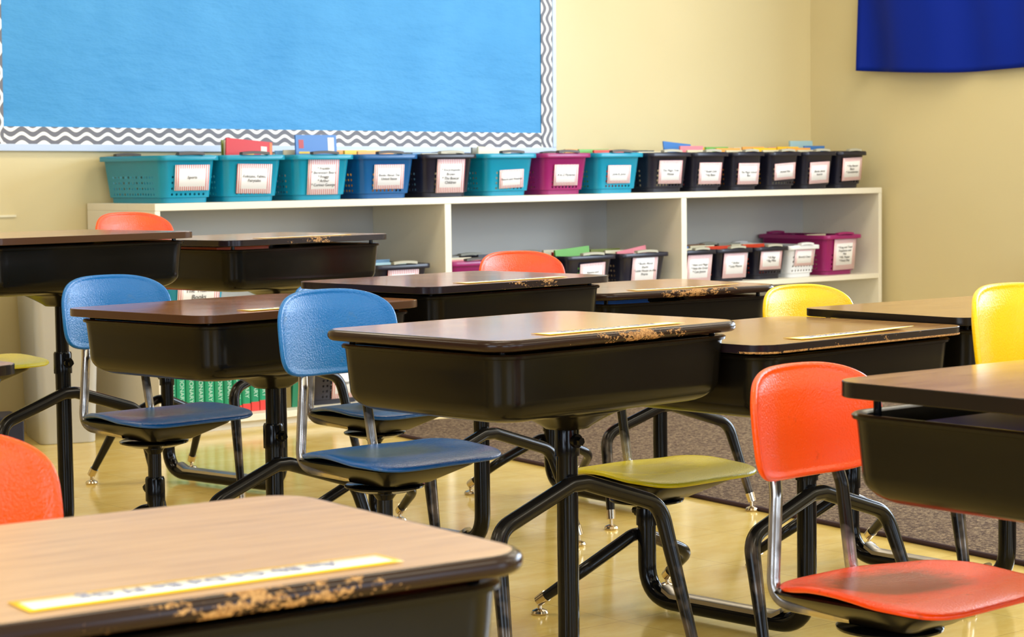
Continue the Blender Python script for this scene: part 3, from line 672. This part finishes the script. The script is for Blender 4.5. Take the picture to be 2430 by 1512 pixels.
# hardbacks on the bottom shelf of the left bay, spines to the room
GREEN = [(20, 140, 96), (16, 150, 104), (24, 146, 98)]
xs = [-.05, -.014, .022, .058, .097, .134, .172, .210, .250, .288, .326, .362, .398, .434, .470]
ords = 'first second third fourth fifth sixth seventh eighth ninth tenth eleventh twelfth thirteenth fourteenth'.split()
n_ = 0
for i in range(3, 14):
    s0 = xs[i] * K + .002; s1 = xs[i + 1] * K; n_ += 1
    r = empty('textbook', W((s0 + s1) / 2, .085, BOT), YAW)
    tag(r, f'green hardback textbook on the bottom shelf, {ords[n_ - 1]} from the left of its row', 'book', 'green textbooks on the bottom shelf')
    wd = (s1 - s0) / 2 - .001
    b = MB(); b.rings([[(-wd, .19, z), (-wd, .004, z), (-wd * .6, .001, z), (wd * .6, .001, z), (wd, .004, z), (wd, .19, z), (wd - .002, .19, z), (wd - .002, .006, z), (-wd + .002, .006, z), (-wd + .002, .19, z)] for z in (0, .235)])
    b.build('cover', cmat(GREEN[i % 3]), r, smooth=False)
    b = MB(); b.box(-wd + .0021, wd - .0021, .0065, .186, .003, .231); b.build('pages', M['pages'], r, smooth=False)
    if i >= 9:
        b = MB(); b.box(-wd - .0002, wd + .0002, -.0004, .004, .0, .022 + .004 * (i - 9)); b.build('spine_band', cmat((222, 60, 50)), r, smooth=False)
    text('lettering', 'DICTIONARY', .023, (.002, -.0006, .120), (R(90), R(90), 0), M['white_ink'], r)
for k, (s, rgb, lab, tl) in enumerate(((.515, (120, 100, 40), 'olive brown book between the green textbooks and the black bin', 0), (.548, (20, 120, 80), 'single green book leaning beside the black bin on the bottom shelf', 4))):
    book(s * K + .04, .085, BOT, .030, .22 - .02 * k, .17, rgb, lab, None, tilt=tl)

# ------------------------------------------------------------------ bulletin board
BL, BR_, BZ0, BZ1 = -.442, 2.262, 1.006, 2.25
bd = empty('bulletin_board', W(0, WT, 0), YAW); tag(bd, 'large bulletin board covered in blue paper with a grey wavy border', 'bulletin board')
bd.rotation_euler = Euler((0, R(.45), YAW), 'XYZ'); bd.location = W(0, WT, .008)
fw, bw = .026, .070
b = MB(); b.box(BL, BR_, -.022, -.002, BZ0, BZ0 + fw); b.box(BL, BR_, -.022, -.002, BZ1 - fw, BZ1); b.box(BL, BL + fw, -.022, -.002, BZ0 + fw, BZ1 - fw); b.box(BR_ - .020, BR_, -.022, -.002, BZ0 + fw, BZ1 - fw)
b.build('frame', M['frame'], bd, smooth=False, bevel=.003)
b = MB(); b.box(BL + fw, BR_ - .02, -.012, -.002, BZ0 + fw, BZ1 - fw); b.build('blue_paper', M['blue_paper'], bd, smooth=False)
bw = .062
b = MB(); b.box(BL + fw, BR_ - .02, -.0150, -.0125, BZ0 + fw, BZ0 + fw + bw); b.build('border_strip', M['wave_h'], bd, smooth=False)
b = MB(); b.box(BL + fw, BR_ - .02, -.0150, -.0125, BZ1 - fw - bw, BZ1 - fw); b.build('border_strip', M['wave_h'], bd, smooth=False)
b = MB(); b.box(BR_ - .02 - bw, BR_ - .02, -.0170, -.0152, BZ0 + fw, BZ1 - fw); b.build('border_strip', M['wave_v'], bd, smooth=False)
b = MB(); b.box(BL + fw, BL + fw + bw, -.0170, -.0152, BZ0 + fw, BZ1 - fw); b.build('border_strip', M['wave_v'], bd, smooth=False)

# ------------------------------------------------------------------ flag on the right wall
fo = empty('flag', W(WS, WT, 0), YAW - pi / 2)       # local x runs along the wall toward the room, local y into the wall... 
fo.rotation_euler = (0, 0, YAW - pi / 2); tag(fo, 'dark blue cloth banner hanging on the right wall', 'flag')
b = MB(); nx, nz = 70, 26; xa, xb = .355, 1.75
for i in range(nx + 1):
    u = i / nx; x = xa + (xb - xa) * u
    zb = 1.372 - .034 * math.sin(min(1, u * 1.9) * pi / 2) + .055 * max(0, u - .38) ** 1.3 
    for j in range(nz + 1):
        v = j / nz; z = zb + (2.02 - zb) * v
        y = -.068 + .030 * sin(u * 13 + 1.5 * sin(u * 5) + .9 * v) * (1 - .3 * v) + .007 * sin(u * 31 + 3 * v * v) - .012 * (1 - v) * cos(u * 7)
        b.v.append((x - .010 * v * (1 - u), y, z))
for i in range(nx):
    for j in range(nz):
        a = i * (nz + 1) + j; b.face([a, a + nz + 1, a + nz + 2, a + 1])
b.build('cloth', M['flag'], fo, angle=180, solid=.0018)
b = MB(); b.tube([(xa - .03, -.055, 2.02), (xb + .03, -.055, 2.02)], .011, 12); b.build('hanging_rod', M['black'], fo)
for x in (xa + .1, xb - .1):
    b = MB(); b.tube([(x, -.055, 2.02), (x, -.001, 2.02)], .006, 8); b.build('rod_bracket', M['black'], fo)

# ------------------------------------------------------------------ cans and boxes
def can(name, loc, rz, w, d, h, mat, label):
    r = empty(name, loc, rz); tag(r, label, 'trash can')
    b = MB(); rg = []
    for f, z in ((.80, 0), (.82, .004), (.98, h - .05), (1.0, h - .045), (1.04, h - .04), (1.06, h - .008), (1.045, h), (1.0, h), (.97, h - .01)): rg.append(rrect(0, 0, w / 2 * f, d / 2 * f, .03, z, 6))
    for f, z in ((.95, h - .06), (.78, .012)): rg.append(rrect(0, 0, w / 2 * f, d / 2 * f, .03, z, 6))
    b.rings(rg, True, True); b.build('can_body', mat, r, angle=45)
    return r
can('trash_can', W(-.285, .235, 0) , YAW + R(-18), .235, .40, .62, M['can'], 'tall grey plastic trash can beside the left end of the bookcase')
can('trash_can', W(-.70, .26, 0), YAW + R(-8), .26, .40, .62, M['can_white'], 'white plastic trash can at the left edge behind the small black box')
r = empty('storage_box', W(-.70, .02, 0), YAW + R(-12)); tag(r, 'small black box on the floor in front of the white trash can', 'box')
b = MB(); b.box(-.13, .13, -.09, .09, 0, .115); b.build('box_body', M['navybox'], r, smooth=False, bevel=.004)
b = MB(); b.box(-.134, .134, -.094, .094, .115, .132); b.build('lid', M['navybox'], r, smooth=False, bevel=.004)
r = empty('storage_crate', W(WS - .14, WT - 1.66, 0), YAW); tag(r, 'grey brown crate with a dark blue bar against the right wall', 'crate')
b = MB(); b.rings([rrect(0, 0, .11 * f, .16 * f, .012, z, 4) for f, z in ((.9, 0), (1, .01), (1, .53), (.97, .535), (.93, .53), (.9, .03))]); b.build('crate_body', M['taupe'], r)
b = MB(); b.tube([(-.125, -.17, .47), (-.125, .17, .47)], .015, 12); b.build('bar', M['navybar'], r)
